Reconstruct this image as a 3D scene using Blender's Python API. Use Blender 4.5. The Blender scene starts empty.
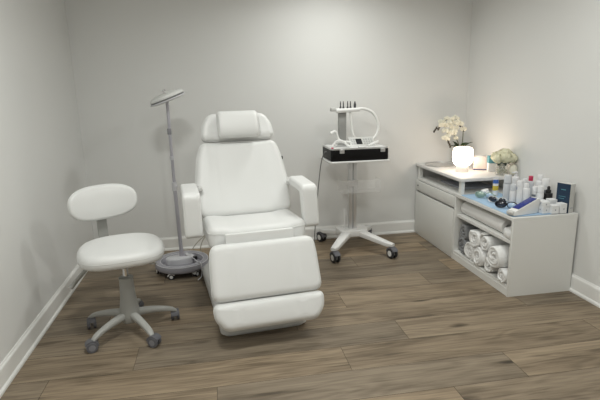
import bpy, bmesh, math, random
from mathutils import Vector, Matrix, Euler, noise
random.seed(7)
scene = bpy.context.scene
C = scene.collection
PI = math.pi
V = Vector

# ------------------------------------------------------------------ materials
def principled(name, col, rough=0.5, metal=0.0, bump=0.0, bscale=40.0, var=0.0, vscale=6.0, coat=0.0, spec=0.5, sheen=0.0, sss=0.0):
    m = bpy.data.materials.new(name); m.use_nodes = True
    nt = m.node_tree; b = nt.nodes['Principled BSDF']
    b.inputs['Base Color'].default_value = (*col, 1)
    b.inputs['Roughness'].default_value = rough
    b.inputs['Metallic'].default_value = metal
    b.inputs['Specular IOR Level'].default_value = spec
    b.inputs['Coat Weight'].default_value = coat
    b.inputs['Sheen Weight'].default_value = sheen
    tc = nt.nodes.new('ShaderNodeTexCoord')
    if var > 0:
        n = nt.nodes.new('ShaderNodeTexNoise'); n.inputs['Scale'].default_value = vscale; n.inputs['Detail'].default_value = 4
        nt.links.new(tc.outputs['Object'], n.inputs['Vector'])
        mx = nt.nodes.new('ShaderNodeMix'); mx.data_type = 'RGBA'
        mx.inputs[6].default_value = (*[c * (1 - var) for c in col], 1)
        mx.inputs[7].default_value = (*[min(1, c * (1 + var)) for c in col], 1)
        nt.links.new(n.outputs['Fac'], mx.inputs[0]); nt.links.new(mx.outputs[2], b.inputs['Base Color'])
    if bump > 0:
        n2 = nt.nodes.new('ShaderNodeTexNoise'); n2.inputs['Scale'].default_value = bscale; n2.inputs['Detail'].default_value = 3
        nt.links.new(tc.outputs['Object'], n2.inputs['Vector'])
        bp = nt.nodes.new('ShaderNodeBump'); bp.inputs['Strength'].default_value = bump; bp.inputs['Distance'].default_value = 0.01
        nt.links.new(n2.outputs['Fac'], bp.inputs['Height']); nt.links.new(bp.outputs['Normal'], b.inputs['Normal'])
    return m

def emissive(name, col, strength, base=(.9, .9, .9)):
    m = principled(name, base, .4)
    b = m.node_tree.nodes['Principled BSDF']
    b.inputs['Emission Color'].default_value = (*col, 1); b.inputs['Emission Strength'].default_value = strength
    return m

def clear(name, col, alpha=0.12, rough=0.08):
    m = principled(name, col, rough)
    m.node_tree.nodes['Principled BSDF'].inputs['Alpha'].default_value = alpha
    return m

def floor_material():
    m = bpy.data.materials.new('oak_vinyl_planks'); m.use_nodes = True
    nt = m.node_tree; b = nt.nodes['Principled BSDF']; N = nt.nodes.new; L = nt.links.new
    def math_(op, a, bb):
        n = N('ShaderNodeMath'); n.operation = op
        for i, s in enumerate((a, bb)):
            if isinstance(s, (int, float)): n.inputs[i].default_value = s
            else: L(s, n.inputs[i])
        return n.outputs[0]
    tc = N('ShaderNodeTexCoord'); sp = N('ShaderNodeSeparateXYZ'); L(tc.outputs['Object'], sp.inputs[0])
    at = N('ShaderNodeAttribute'); at.attribute_name = 'plank_id'
    ti = N('ShaderNodeAttribute'); ti.attribute_name = 'plank_tint'
    idv = at.outputs['Fac']
    def coords(sx, sy, k):
        c = N('ShaderNodeCombineXYZ')
        L(math_('ADD', math_('MULTIPLY', sp.outputs[0], sx), math_('MULTIPLY', idv, 3.7 * k)), c.inputs[0])
        L(math_('MULTIPLY', sp.outputs[1], sy), c.inputs[1])
        L(math_('MULTIPLY', idv, 7.3), c.inputs[2])
        return c.outputs[0]
    def nz(co, sc, det, dist=0.0, rough=.55):
        n = N('ShaderNodeTexNoise'); n.inputs['Scale'].default_value = sc; n.inputs['Detail'].default_value = det
        n.inputs['Distortion'].default_value = dist; n.inputs['Roughness'].default_value = rough
        L(co, n.inputs['Vector']); return n.outputs['Fac']
    broad = nz(coords(.9, 7.5, 1), 1.0, 4, .8)
    fine = nz(coords(3.0, 70, 1.3), 1.0, 6, .4, .65)
    ring = nz(coords(.7, 5, 2.1), 1.0, 2, .3)
    w = math_('SINE', math_('MULTIPLY', ring, 75.0), 0)
    # knots
    vo = N('ShaderNodeTexVoronoi'); vo.inputs['Scale'].default_value = 1.0; L(coords(1.35, 4.0, 1.7), vo.inputs['Vector'])
    kr = N('ShaderNodeMapRange'); kr.inputs[1].default_value = .02; kr.inputs[2].default_value = .125; kr.inputs[3].default_value = 1.0; kr.inputs[4].default_value = 0.0
    L(vo.outputs['Distance'], kr.inputs[0])
    knot = math_('MULTIPLY', kr.outputs[0], math_('MULTIPLY', nz(coords(9, 30, 1.9), 1.0, 3), 1.5))
    s = math_('ADD', math_('MULTIPLY', broad, .75), math_('MULTIPLY', fine, .66))
    s = math_('ADD', s, math_('MULTIPLY', w, .045))
    s = math_('SUBTRACT', s, math_('MULTIPLY', knot, .80))
    sr = N('ShaderNodeMapRange'); sr.interpolation_type = 'SMOOTHSTEP'; sr.inputs[1].default_value = .56; sr.inputs[2].default_value = .76; sr.inputs[3].default_value = 0.0; sr.inputs[4].default_value = .26
    L(nz(coords(1.5, 19, 2.7), 1.0, 4, .6), sr.inputs[0])
    s = math_('SUBTRACT', s, sr.outputs[0])
    cr = N('ShaderNodeValToRGB'); L(s, cr.inputs[0])
    e = cr.color_ramp.elements
    e[0].position = .26; e[0].color = FLOOR_COLS[0]
    e[1].position = .92; e[1].color = FLOOR_COLS[3]
    for p, c in ((.54, FLOOR_COLS[1]), (.69, FLOOR_COLS[2])):
        k = e.new(p); k.color = c
    # tint : 0 greyer and darker, 1 tan and lighter
    mx = N('ShaderNodeMix'); mx.data_type = 'RGBA'; mx.blend_type = 'MULTIPLY'; mx.inputs[0].default_value = 1
    tr = N('ShaderNodeValToRGB'); L(ti.outputs['Fac'], tr.inputs[0])
    te = tr.color_ramp.elements
    te[0].color = (.84, .855, .87, 1); te[1].color = (1.24, 1.18, 1.08, 1)
    L(cr.outputs[0], mx.inputs[6]); L(tr.outputs[0], mx.inputs[7])
    L(mx.outputs[2], b.inputs['Base Color'])
    b.inputs['Roughness'].default_value = .52
    b.inputs['Specular IOR Level'].default_value = .35
    bp = N('ShaderNodeBump'); bp.inputs['Strength'].default_value = .12; bp.inputs['Distance'].default_value = .004
    L(fine, bp.inputs['Height']); L(bp.outputs[0], b.inputs['Normal'])
    return m
FLOOR_COLS = [(.045, .034, .023, 1), (.140, .109, .076, 1), (.214, .170, .122, 1), (.310, .252, .184, 1)]

M = {}
M['wall'] = principled('painted_wall', (.77, .772, .757), .75, bump=.05, bscale=220, var=.015, vscale=2)
M['ceiling'] = principled('ceiling_paint', (.85, .85, .84), .8, bump=.04, bscale=150)
M['trim'] = principled('white_trim_paint', (.88, .88, .86), .4, bump=.02, bscale=60)
M['groove'] = principled('plank_groove', (.045, .034, .026), .8)
M['vinyl'] = principled('white_vinyl', (.76, .765, .755), .42, bump=.06, bscale=300, var=.015, vscale=5)
M['vinyl_seam'] = principled('white_vinyl_piping', (.74, .745, .735), .45)
M['white_plastic'] = principled('white_plastic', (.80, .80, .79), .35, bump=.02, bscale=80)
M['lightgrey_plastic'] = principled('light_grey_plastic', (.56, .56, .54), .4, bump=.02, bscale=80)
M['stool_grey'] = principled('grey_stool_paint', (.36, .36, .34), .42, bump=.02, bscale=80)
M['stool_base'] = principled('light_grey_stool_base', (.40, .40, .38), .4, bump=.02, bscale=80)
M['wheel_grey'] = principled('grey_rubber', (.13, .13, .145), .55, bump=.05)
M['wheel_hub'] = principled('grey_hub', (.24, .24, .26), .45)
M['dark_rubber'] = principled('dark_rubber', (.03, .03, .033), .6, bump=.05)
M['black'] = principled('black_plastic', (.012, .012, .013), .35, bump=.03, bscale=120)
M['black_case'] = principled('black_case_shell', (.006, .006, .007), .45, bump=.08, bscale=160, spec=.25)
M['chrome'] = principled('chrome', (.75, .75, .76), .15, 1.0)
M['alu'] = principled('brushed_aluminium', (.66, .66, .66), .35, .8, bump=.03, bscale=200)
M['lamp_pole'] = principled('lilac_grey_metal', (.47, .46, .51), .35, .25)
M['lamp_body'] = principled('grey_lamp_plastic', (.34, .335, .375), .42, bump=.02)
M['lamp_rim'] = principled('pale_grey_lamp_rim', (.62, .62, .65), .4)
M['lamp_head'] = principled('pale_lamp_head', (.74, .75, .73), .35)
M['lamp_band'] = principled('smoky_led_band', (.16, .16, .16), .3)
M['hose'] = principled('white_hose', (.80, .80, .78), .45, bump=.1, bscale=200)
M['post'] = principled('grey_post', (.36, .36, .35), .45)
M['tip'] = principled('dark_metal_tip', (.07, .07, .075), .35, .5)
M['cable'] = principled('grey_cable', (.20, .20, .20), .5)
M['cream_cord'] = principled('cream_cord', (.72, .70, .62), .5)
M['acrylic'] = clear('clear_acrylic', (.9, .9, .9), .10)
M['glass'] = clear('clear_glass', (.8, .84, .8), .16)
M['cabinet'] = principled('white_laminate', (.80, .80, .775), .42, bump=.015, bscale=90)
M['cabinet_front'] = principled('white_laminate_front', (.74, .74, .71), .40, bump=.015, bscale=90)
M['table'] = principled('white_tabletop', (.76, .75, .73), .4, bump=.015, bscale=90)
M['blue'] = principled('blue_disposable_cloth', (.40, .57, .76), .75, bump=.25, bscale=35, var=.12, vscale=14)
M['paper'] = principled('white_paper_roll', (.90, .90, .89), .8, bump=.08, bscale=120)
M['cloth_white'] = principled('white_terry', (.92, .92, .91), .95, bump=.7, bscale=130, sheen=.3)
M['cloth_grey'] = principled('grey_terry', (.25, .255, .265), .95, bump=.7, bscale=130, sheen=.2)
M['dark_cloth'] = principled('dark_cloth', (.03, .03, .035), .9, bump=.4, bscale=90)
M['bottle_white'] = principled('white_bottle', (.80, .80, .81), .35, bump=.01)
M['bottle_pale'] = principled('pale_grey_bottle', (.62, .64, .67), .3)
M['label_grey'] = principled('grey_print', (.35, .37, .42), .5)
M['label_blue'] = principled('blue_print', (.04, .12, .42), .5)
M['yellow'] = principled('yellow_print', (.62, .48, .06), .5)
M['red'] = principled('raspberry_cap', (.50, .03, .09), .35)
M['navy'] = principled('navy_card', (.012, .035, .075), .45, bump=.02)
M['navy_screen'] = principled('navy_panel', (.02, .035, .22), .25)
M['card_grey'] = principled('pale_card', (.60, .60, .58), .55, bump=.02)
M['card_white'] = principled('white_card', (.78, .79, .80), .5, bump=.02)
M['pink_card'] = principled('blush_card', (.80, .68, .62), .6, var=.05)
M['navy_edge'] = principled('navy_edge', (.03, .035, .14), .5)
M['teal'] = principled('teal_print', (.10, .30, .36), .5, var=.15, vscale=20)
M['leaf'] = principled('dark_leaf', (.035, .065, .022), .4, var=.3, vscale=12, bump=.05)
M['stem'] = principled('plant_stem', (.10, .11, .045), .5)
M['bud'] = principled('dark_bud', (.055, .045, .03), .5)
M['petal'] = principled('ivory_petal', (.80, .78, .66), .6, var=.05, vscale=25)
M['hydrangea'] = principled('cream_hydrangea', (.80, .78, .58), .65, var=.07, vscale=30)
M['stems_in_vase'] = principled('olive_stem', (.22, .21, .10), .6)
M['pebble'] = principled('olive_pebbles', (.30, .28, .17), .6, var=.3, vscale=20)
M['mirror'] = principled('silver_tray', (.55, .54, .53), .3, .6)
M['lens_dark'] = principled('dark_lens', (.012, .016, .03), .08, spec=.8)
M['lens_green'] = principled('green_goggle', (.30, .42, .36), .15, spec=.8)
M['lens_pale'] = principled('pale_blue_lens', (.42, .56, .72), .1, spec=.8)
M['tin'] = principled('tinfoil', (.7, .7, .7), .3, .7)
M['screen'] = principled('dark_screen', (.02, .022, .025), .2)
M['button'] = principled('grey_buttons', (.42, .43, .43), .45)
M['base'] = principled('off_white_chair_base', (.62, .62, .605), .42, bump=.02)
M['lift'] = principled('grey_lift_column', (.30, .30, .30), .5)
M['shade_glass'] = emissive('lit_opal_glass', (1.0, .80, .62), 7.0)
M['lamp_foot'] = principled('white_lamp_foot', (.82, .78, .74), .4)
M['floor'] = floor_material()

# ------------------------------------------------------------------ helpers
def link(name, bm, mat, parent=None, smooth=True, angle=40):
    me = bpy.data.meshes.new(name)
    bmesh.ops.recalc_face_normals(bm, faces=bm.faces)
    if smooth:
        for f in bm.faces: f.smooth = True
        lim = math.radians(angle)
        for e in bm.edges:
            if len(e.link_faces) == 2 and e.calc_face_angle(0) > lim: e.smooth = False
    bm.to_mesh(me); bm.free()
    mats = mat if isinstance(mat, (list, tuple)) else [mat]
    for m in mats: me.materials.append(M[m])
    o = bpy.data.objects.new(name, me); C.objects.link(o)
    if parent: o.parent = parent
    return o

def thing(name, label, cat, loc=(0, 0, 0), rz=0.0, group=None):
    o = bpy.data.objects.new(name, None); C.objects.link(o)
    o.empty_display_size = .1
    o.location = loc; o.rotation_euler = (0, 0, rz)
    o['label'] = label; o['category'] = cat
    if group: o['group'] = group
    return o

def tag(o, label, cat, group=None):
    o['label'] = label; o['category'] = cat
    if group: o['group'] = group
    return o

def struct(name, bm, mat, smooth=False):
    o = link(name, bm, mat, None, smooth); o['kind'] = 'structure'; return o

def newbm(): return bmesh.new()

def box(bm, c, s, bev=0.0, seg=2, mtx=None, mi=0):
    t = bmesh.new()
    bmesh.ops.create_cube(t, size=1)
    bmesh.ops.scale(t, vec=s, verts=t.verts)
    if bev > 0:
        bmesh.ops.bevel(t, geom=list(t.edges), offset=bev, segments=seg, affect='EDGES', profile=.5)
    bmesh.ops.translate(t, vec=c, verts=t.verts)
    if mtx is not None: bmesh.ops.transform(t, matrix=mtx, verts=t.verts)
    merge(bm, t, mi); return bm

def merge(bm, t, mi=0):
    m = {}
    for v in t.verts: m[v] = bm.verts.new(v.co)
    for f in t.faces:
        try:
            n = bm.faces.new([m[v] for v in f.verts]); n.material_index = mi
        except ValueError: pass
    t.free()

def ring_loft(bm, rings, closed=True, cap=True, mi=0):
    vs = [[bm.verts.new(p) for p in r] for r in rings]
    n = len(rings[0])
    for a, b in zip(vs[:-1], vs[1:]):
        for i in range(n if closed else n - 1):
            j = (i + 1) % n
            try: bm.faces.new((a[i], a[j], b[j], b[i])).material_index = mi
            except ValueError: pass
    if cap:
        for r in (vs[0], vs[-1]):
            try: bm.faces.new(r).material_index = mi
            except ValueError: pass
    return vs

def lathe(bm, prof, seg=32, c=(0, 0, 0), mi=0, mtx=None, cap=True, sx=1.0, sy=1.0):
    rings = []
    for r, z in prof:
        ring = [V((c[0] + sx * r * math.cos(2 * PI * i / seg), c[1] + sy * r * math.sin(2 * PI * i / seg), c[2] + z)) for i in range(seg)]
        if mtx is not None: ring = [mtx @ p for p in ring]
        rings.append(ring)
    ring_loft(bm, rings, True, cap, mi)
    return bm

def smooth_path(pts, n=8):
    P = [V(p) for p in pts]
    if len(P) < 3: return P
    out = []
    for i in range(len(P) - 1):
        p0 = P[i - 1] if i > 0 else P[0] * 2 - P[1]
        p1, p2 = P[i], P[i + 1]
        p3 = P[i + 2] if i + 2 < len(P) else P[-1] * 2 - P[-2]
        for k in range(n):
            t = k / n
            out.append(.5 * ((2 * p1) + (p2 - p0) * t + (2 * p0 - 5 * p1 + 4 * p2 - p3) * t * t + (3 * p1 - p0 - 3 * p2 + p3) * t ** 3))
    out.append(P[-1]); return out

def tube(bm, pts, r, sides=10, smooth=True, n=8, mi=0, closed=False):
    P = smooth_path(pts, n) if smooth else [V(p) for p in pts]
    k = len(P)
    rad = r if callable(r) else (lambda t: r)
    d0 = (P[1] - P[0]).normalized()
    up = V((0, 0, 1)) if abs(d0.z) < .9 else V((1, 0, 0))
    nrm = (up - d0 * up.dot(d0)).normalized()
    rings = []
    for i in range(k):
        if closed: d = (P[(i + 1) % k] - P[i - 1])
        else: d = P[min(i + 1, k - 1)] - P[max(i - 1, 0)]
        d = d.normalized() if d.length > 1e-9 else d0
        nrm = (nrm - d * nrm.dot(d)).normalized()
        bn = d.cross(nrm)
        rr = rad(i / (k - 1))
        rings.append([P[i] + (nrm * math.cos(2 * PI * j / sides) + bn * math.sin(2 * PI * j / sides)) * rr for j in range(sides)])
    if closed:
        rings.append(rings[0]); ring_loft(bm, rings, True, False, mi)
        bmesh.ops.remove_doubles(bm, verts=bm.verts, dist=1e-6)
    else: ring_loft(bm, rings, True, True, mi)
    return bm

def cyl(bm, a, b, r, sides=16, r2=None, mi=0):
    r2 = r if r2 is None else r2
    return tube(bm, [a, b], lambda t: r + (r2 - r) * t, sides, False, mi=mi)

def round_poly(pts, rad, n=6):
    """2-D polygon with rounded corners (counter-clockwise)."""
    out = []; k = len(pts)
    for i in range(k):
        p0, p1, p2 = V((*pts[i - 1], 0)), V((*pts[i], 0)), V((*pts[(i + 1) % k], 0))
        a = (p0 - p1); b = (p2 - p1)
        r = rad[i] if isinstance(rad, (list, tuple)) else rad
        ang = a.angle(b)
        t = min(r / math.tan(ang / 2), a.length * .49, b.length * .49)
        A = p1 + a.normalized() * t; B = p1 + b.normalized() * t
        for j in range(n + 1):
            s = j / n
            q = A * (1 - s) ** 2 + p1 * 2 * s * (1 - s) + B * s * s
            out.append((q.x, q.y))
    return out

def superellipse(a, b, e=2.5, n=48):
    out = []
    for i in range(n):
        t = 2 * PI * i / n; c, s = math.cos(t), math.sin(t)
        out.append((a * math.copysign(abs(c) ** (2 / e), c), b * math.copysign(abs(s) ** (2 / e), s)))
    return out

def densify(pts, d):
    out = []
    for i, p in enumerate(pts):
        q = pts[(i + 1) % len(pts)]
        l = math.hypot(q[0] - p[0], q[1] - p[1]); k = max(1, int(l / d))
        for j in range(k): out.append((p[0] + (q[0] - p[0]) * j / k, p[1] + (q[1] - p[1]) * j / k))
    return out

def pad(bm, outline, th, r, crown=0.0, mtx=None, bend=None, back_r=None, arc=6, mi=0, belly=0.0):
    """Upholstered pad: outline in (u,v), thickness along w; edges rounded by r, face crowned."""
    pts = [V((p[0], p[1], 0)) for p in densify(outline, .03)]
    k = len(pts); cen = sum(pts, V()) / k
    nr = []
    for i in range(k):
        t = pts[(i + 1) % k] - pts[i - 1]; n = V((t.y, -t.x, 0)).normalized(); nr.append(n)
    br = r if back_r is None else back_r
    levels = []
    for j in range(arc + 1):
        a = PI / 2 * j / arc; levels.append((br * (1 - math.sin(a)), br * (1 - math.cos(a))))
    for j in range(arc + 1):
        a = PI / 2 * j / arc; levels.append((r * (1 - math.cos(a)), th - r + r * math.sin(a)))
    rings = []
    for inset, w in levels:
        rings.append([pts[i] - nr[i] * inset + V((0, 0, w)) for i in range(k)])
    last = [pts[i] - nr[i] * r for i in range(k)]
    for s in (.96, .92, .88, .84, .80, .76, .72, .68, .64, .60, .55, .50, .44, .37, .30, .22, .14, .05):
        rings.append([cen + (p - cen) * s + V((0, 0, th + crown * (1 - s ** 3))) for p in last])
    first = [cen + (p - cen) * .5 for p in [pts[i] - nr[i] * br for i in range(k)]]
    rings.insert(0, first)
    if bend: rings = [[bend(p) for p in q] for q in rings]
    if mtx is not None: rings = [[mtx @ p for p in q] for q in rings]
    ring_loft(bm, rings, True, True, mi)
    return bm

def outline_tube(bm, outline, w, r, inset=0.0, mtx=None, bend=None):
    pts = [V((p[0], p[1], 0)) for p in densify(outline, .03)]
    k = len(pts); out = []
    for i in range(k):
        t = pts[(i + 1) % k] - pts[i - 1]; n = V((t.y, -t.x, 0)).normalized()
        p = pts[i] - n * inset + V((0, 0, w))
        if bend: p = bend(p)
        if mtx is not None: p = mtx @ p
        out.append(p)
    return tube(bm, out, r, 6, False, closed=True)

def frame(o, u, v):
    """matrix whose local x,y,z axes are u, v, u x v at origin o"""
    u = V(u).normalized(); v = V(v); v = (v - u * v.dot(u)).normalized(); w = u.cross(v)
    m = Matrix((u, v, w)).transposed().to_4x4(); m.translation = V(o); return m

def rotz(a, o=(0, 0, 0)): return Matrix.Translation(o) @ Matrix.Rotation(a, 4, 'Z')

# ------------------------------------------------------------------ room
XL, XR, YB, YF, H = -1.18, 2.525, 4.573, -1.5, 2.6
bm = newbm(); box(bm, ((XL + XR) / 2, YB + .06, H / 2), (XR - XL + .24, .12, H)); struct('wall_back', bm, 'wall')
bm = newbm(); box(bm, (XL - .06, (YB + YF) / 2, H / 2), (.12, YB - YF, H)); struct('wall_left', bm, 'wall')
bm = newbm(); box(bm, (XR + .06, (YB + YF) / 2, H / 2), (.12, YB - YF, H)); struct('wall_right', bm, 'wall')
bm = newbm(); box(bm, ((XL + XR) / 2, YF - .06, H / 2), (XR - XL + .24, .12, H)); struct('wall_front', bm, 'wall')
bm = newbm(); box(bm, ((XL + XR) / 2, (YB + YF) / 2, H + .05), (XR - XL + .24, YB - YF + .24, .1)); struct('ceiling', bm, 'ceiling')

# plank floor: one mesh, each plank with micro-bevelled edges
PW, PL, Y0 = .2475, 1.615, 2.001
joints = {-1: 1.12, 0: 1.545, 1: .655, 2: 1.087, 3: 2.058, 4: .832, 5: 1.582, 6: .25, 7: 1.138, 8: 1.9, 9: .5, 10: 1.3}
tints = {(2, 0): .12, (2, 1): .55, (1, 0): .78, (1, 1): .62, (0, 0): .22, (0, 1): .70, (-1, 0): .9, (-1, 1): .45, (3, 0): .55, (3, 1): .18, (4, 0): .75, (4, 1): .62,
         (5, 0): .5, (5, 1): .3, (2, -1): .55, (1, -1): .35, (0, -1): .7, (3, -1): .35}
bm = newbm()
pid = bm.faces.layers.float.new('plank_id'); ptt = bm.faces.layers.float.new('plank_tint')
g, dz = .0011, .0014
row = -15
while True:
    ya, yb = Y0 + row * PW, Y0 + (row + 1) * PW
    if ya > YB: break
    j0 = joints.get(row, (row * .61) % PL)
    for q in range(-5, 5):
        xa, xb = j0 + (q - 1) * PL, j0 + q * PL
        xa, xb = max(xa, XL), min(xb, XR); a2, b2 = max(ya, YF), min(yb, YB)
        if xb - xa < .02 or b2 - a2 < .01: continue
        rid = (row * 7 + q * 3) % 23 + random.random(); tn = tints.get((row, q), random.random())
        o4 = [(xa, a2), (xb, a2), (xb, b2), (xa, b2)]; i4 = [(xa + g, a2 + g), (xb - g, a2 + g), (xb - g, b2 - g), (xa + g, b2 - g)]
        ov = [bm.verts.new((*p, -dz)) for p in o4]; iv = [bm.verts.new((*p, 0)) for p in i4]
        fs = [bm.faces.new(iv)]
        for k in range(4):
            f = bm.faces.new((ov[k], ov[(k + 1) % 4], iv[(k + 1) % 4], iv[k])); f.material_index = 1; fs.append(f)
        for f in fs: f[pid] = rid; f[ptt] = tn
    row += 1
lo = [bm.verts.new(p) for p in ((XL - .1, YF - .1, -.06), (XR + .1, YF - .1, -.06), (XR + .1, YB + .1, -.06), (XL - .1, YB + .1, -.06))]
hi = [bm.verts.new((v.co.x, v.co.y, -.004)) for v in lo]
for f in (lo, hi): bm.faces.new(f).material_index = 1
for k in range(4): bm.faces.new((lo[k], lo[(k + 1) % 4], hi[(k + 1) % 4], hi[k])).material_index = 1
struct('floor', bm, ['floor', 'groove'])

# baseboards with a cap bead and shoe moulding
prof = [(0, 0), (.024, 0), (.024, .012), (.019, .020), (.014, .024), (.014, .108), (.012, .116), (.007, .122), (.004, .130), (0, .130)]
def baseboard(name, p0, p1, nrm):
    b = newbm(); p0, p1, n = V(p0), V(p1), V(nrm)
    ring_loft(b, [[p + n * d + V((0, 0, z)) for d, z in prof] for p in (p0, p1)])
    return struct(name, b, 'trim')
baseboard('baseboard_back', (XL, YB, 0), (XR, YB, 0), (0, -1, 0))
baseboard('baseboard_left', (XL, YF, 0), (XL, YB - .0, 0), (1, 0, 0))
baseboard('baseboard_right', (XR, YF, 0), (XR, YB, 0), (-1, 0, 0))

# ------------------------------------------------------------------ casters
def caster(root, x, y, r, w, yaw, stem_top, wheel='wheel_grey', hub='wheel_hub', fork='wheel_grey', name='caster', off=.02):
    """twin-wheel caster: returns the wheel pair with fork and stem as sub-parts"""
    m = rotz(yaw, (x, y, 0))
    b = newbm()
    for s in (-1, 1):
        mt = m @ Matrix.Translation((off, s * w * .34, r)) @ Matrix.Rotation(PI / 2, 4, 'X')
        lathe(b, [(r * .55, -w * .15), (r * .9, -w * .15), (r, -w * .09), (r, w * .09), (r * .9, w * .15), (r * .55, w * .15)], 24, mtx=mt)
    c = link(name, b, wheel, root)
    b = newbm()
    for s in (-1, 1):
        mt = m @ Matrix.Translation((off, s * w * .34, r)) @ Matrix.Rotation(PI / 2, 4, 'X')
        lathe(b, [(r * .15, -w * .17), (r * .58, -w * .165), (r * .58, w * .165), (r * .15, w * .17)], 20, mtx=mt)
    link('hub', b, hub, c)
    b = newbm()
    arcp = [(off + r * 1.12 * math.cos(t), 0, r + r * 1.12 * math.sin(t)) for t in [PI * .95 - PI * .8 * i / 10 for i in range(11)]]
    rings = []
    for p in arcp:
        d = V((p[0] - off, 0, p[2] - r)).normalized()
        rings.append([m @ (V(p) + d * a + V((0, bb * w * .5, 0))) for a, bb in ((.004, -.9), (.004, .9), (-.004, .9), (-.004, -.9))])
    ring_loft(b, rings)
    box(b, (off, 0, r * 1.1), (r * .5, w * .14, r * 1.0), .002, 1, mtx=m)
    tube(b, [m @ V((0, 0, r * 1.9)), m @ V((0, 0, stem_top))], r * .28, 10, False)
    link('fork', b, fork, c)
    return c

# ------------------------------------------------------------------ treatment chair
def bolstered(x, a, b_, h):
    t = min(1, max(0, (abs(x) - a) / (b_ - a))); return h * t * t * (3 - 2 * t)
TH = math.radians(6)
chair = thing('treatment_chair', 'large white upholstered treatment chair with headrest bolster and lowered leg rest', 'treatment chair', (.213, 3.1, 0), TH)
# base plate on floor
b = newbm()
low = round_poly([(-.285, -.33), (.27, -.33), (.315, .95), (-.315, .95)], [.05] * 4)
top = [(x * .9, y * .965 + .01) for x, y in low]
ring_loft(b, [[V((x * .93, y * .96, .001)) for x, y in low], [V((x * .95, y * .97, .014)) for x, y in low], [V((x, y, .018)) for x, y in low], [V((x, y, .05)) for x, y in low], [V((x * .97, y * .985, .066)) for x, y in low], [V((x, y, .075)) for x, y in top]])
link('base_plate', b, 'base', chair)
b = newbm(); box(b, (0, .16, .265), (.34, .46, .39), .03, 3); box(b, (0, .13, .47), (.42, .52, .06), .012, 2); link('lift_column', b, 'lift', chair)
# seat
so = round_poly([(-.315, -.215), (.315, -.215), (.318, .29), (-.318, .29)], [.065, .065, .062, .062])
ms = Matrix.Translation((0, 0, .515)) @ Matrix.Rotation(math.radians(-3.5), 4, 'X')
def seat_bend(p): return V((p.x, p.y, p.z + (bolstered(p.x, .15, .26, .017) - .006 if p.z > .05 else 0)))
b = newbm(); pad(b, so, .140, .042, .003, ms, seat_bend); seat = link('seat', b, 'vinyl', chair)
b = newbm(); outline_tube(b, so, .098, .003, .0, ms, seat_bend); link('piping', b, 'vinyl_seam', seat)
b = newbm(); box(b, (0, .03, .500), (.56, .46, .03), .006, 2); link('seat_frame', b, 'base', chair)
# back rest
ANG = math.radians(24)
up = V((0, math.sin(ANG), math.cos(ANG))); nf = V((0, -math.cos(ANG), math.sin(ANG)))
BO = V((0, .265, .535))
mb = frame(BO, (1, 0, 0), up)      # u = x, v = up, w = u x v
if (mb.to_3x3() @ V((0, 0, 1))).dot(nf) < 0:
    mb = frame(BO, (-1, 0, 0), up)
bo = [(x - .008, y) for x, y in round_poly([(-.334, .07), (.334, .07), (.336, .30), (.308, .50), (.272, .614), (-.272, .614), (-.308, .50), (-.336, .30)], [.062, .062, .25, .15, .062, .062, .15, .25])]
def back_bend(p): return V((p.x, p.y, p.z + (bolstered(p.x, .16, .25, .017) - .007 if p.z > .05 else 0) + .008 * math.exp(-((p.y - .12) / .12) ** 2)))
b = newbm(); pad(b, bo, .11, .042, .003, mb, back_bend); back = link('backrest', b, 'vinyl', chair)
b = newbm(); outline_tube(b, bo, .07, .003, 0, mb, back_bend); link('piping', b, 'vinyl_seam', back)
b = newbm(); box(b, (0, .34, -.012), (.42, .5, .03), .008, 2, mtx=mb); link('back_frame', b, 'base', chair)
b = newbm(); box(b, (.302, .475, .07), (.022, .028, .03), .006, 2, mtx=mb); link('recline_lever', b, 'black', chair)
# head rest
ho = round_poly([(-.274, .630), (.268, .630), (.255, .745), (.205, .835), (.0, .845), (-.205, .835), (-.255, .745)], [.058, .058, .15, .085, .3, .085, .15])
def head_bend(p): return V((p.x, p.y, p.z + (.03 * (abs(p.x) / .27) ** 2 - .008 if p.z > .04 else 0)))
b = newbm(); pad(b, ho, .10, .04, .003, mb, head_bend); head = link('headrest', b, 'vinyl', chair)
b = newbm(); outline_tube(b, ho, .062, .003, 0, mb, head_bend); link('piping', b, 'vinyl_seam', head)
# bolster pillow, a soft half-round roll strapped to the headrest
b = newbm()
rings = []
L2 = .148
for i in range(25):
    t = -1 + 2 * i / 24
    sc = (1 - abs(t) ** 18) ** .5 if abs(t) < 1 else .0
    sc = max(sc, .45)
    ring = []
    for j in range(28):
        a = 2 * PI * j / 28
        cu, cv = math.cos(a), math.sin(a)
        v = .098 * math.copysign(abs(cu) ** .75, cu); w = .055 * math.copysign(abs(cv) ** .85, cv)
        ring.append(mb @ V((L2 * t - .005, .724 + v * (.75 + .25 * sc), .150 + w * sc )))
    rings.append(ring)
ring_loft(b, rings); bol = link('bolster', b, 'vinyl', chair)
for s in (-1, 1):
    b = newbm(); box(b, (s * .10, .826, .070), (.03, .010, .09), .003, 1, mtx=mb); link('strap', b, 'vinyl_seam', bol)
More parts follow.
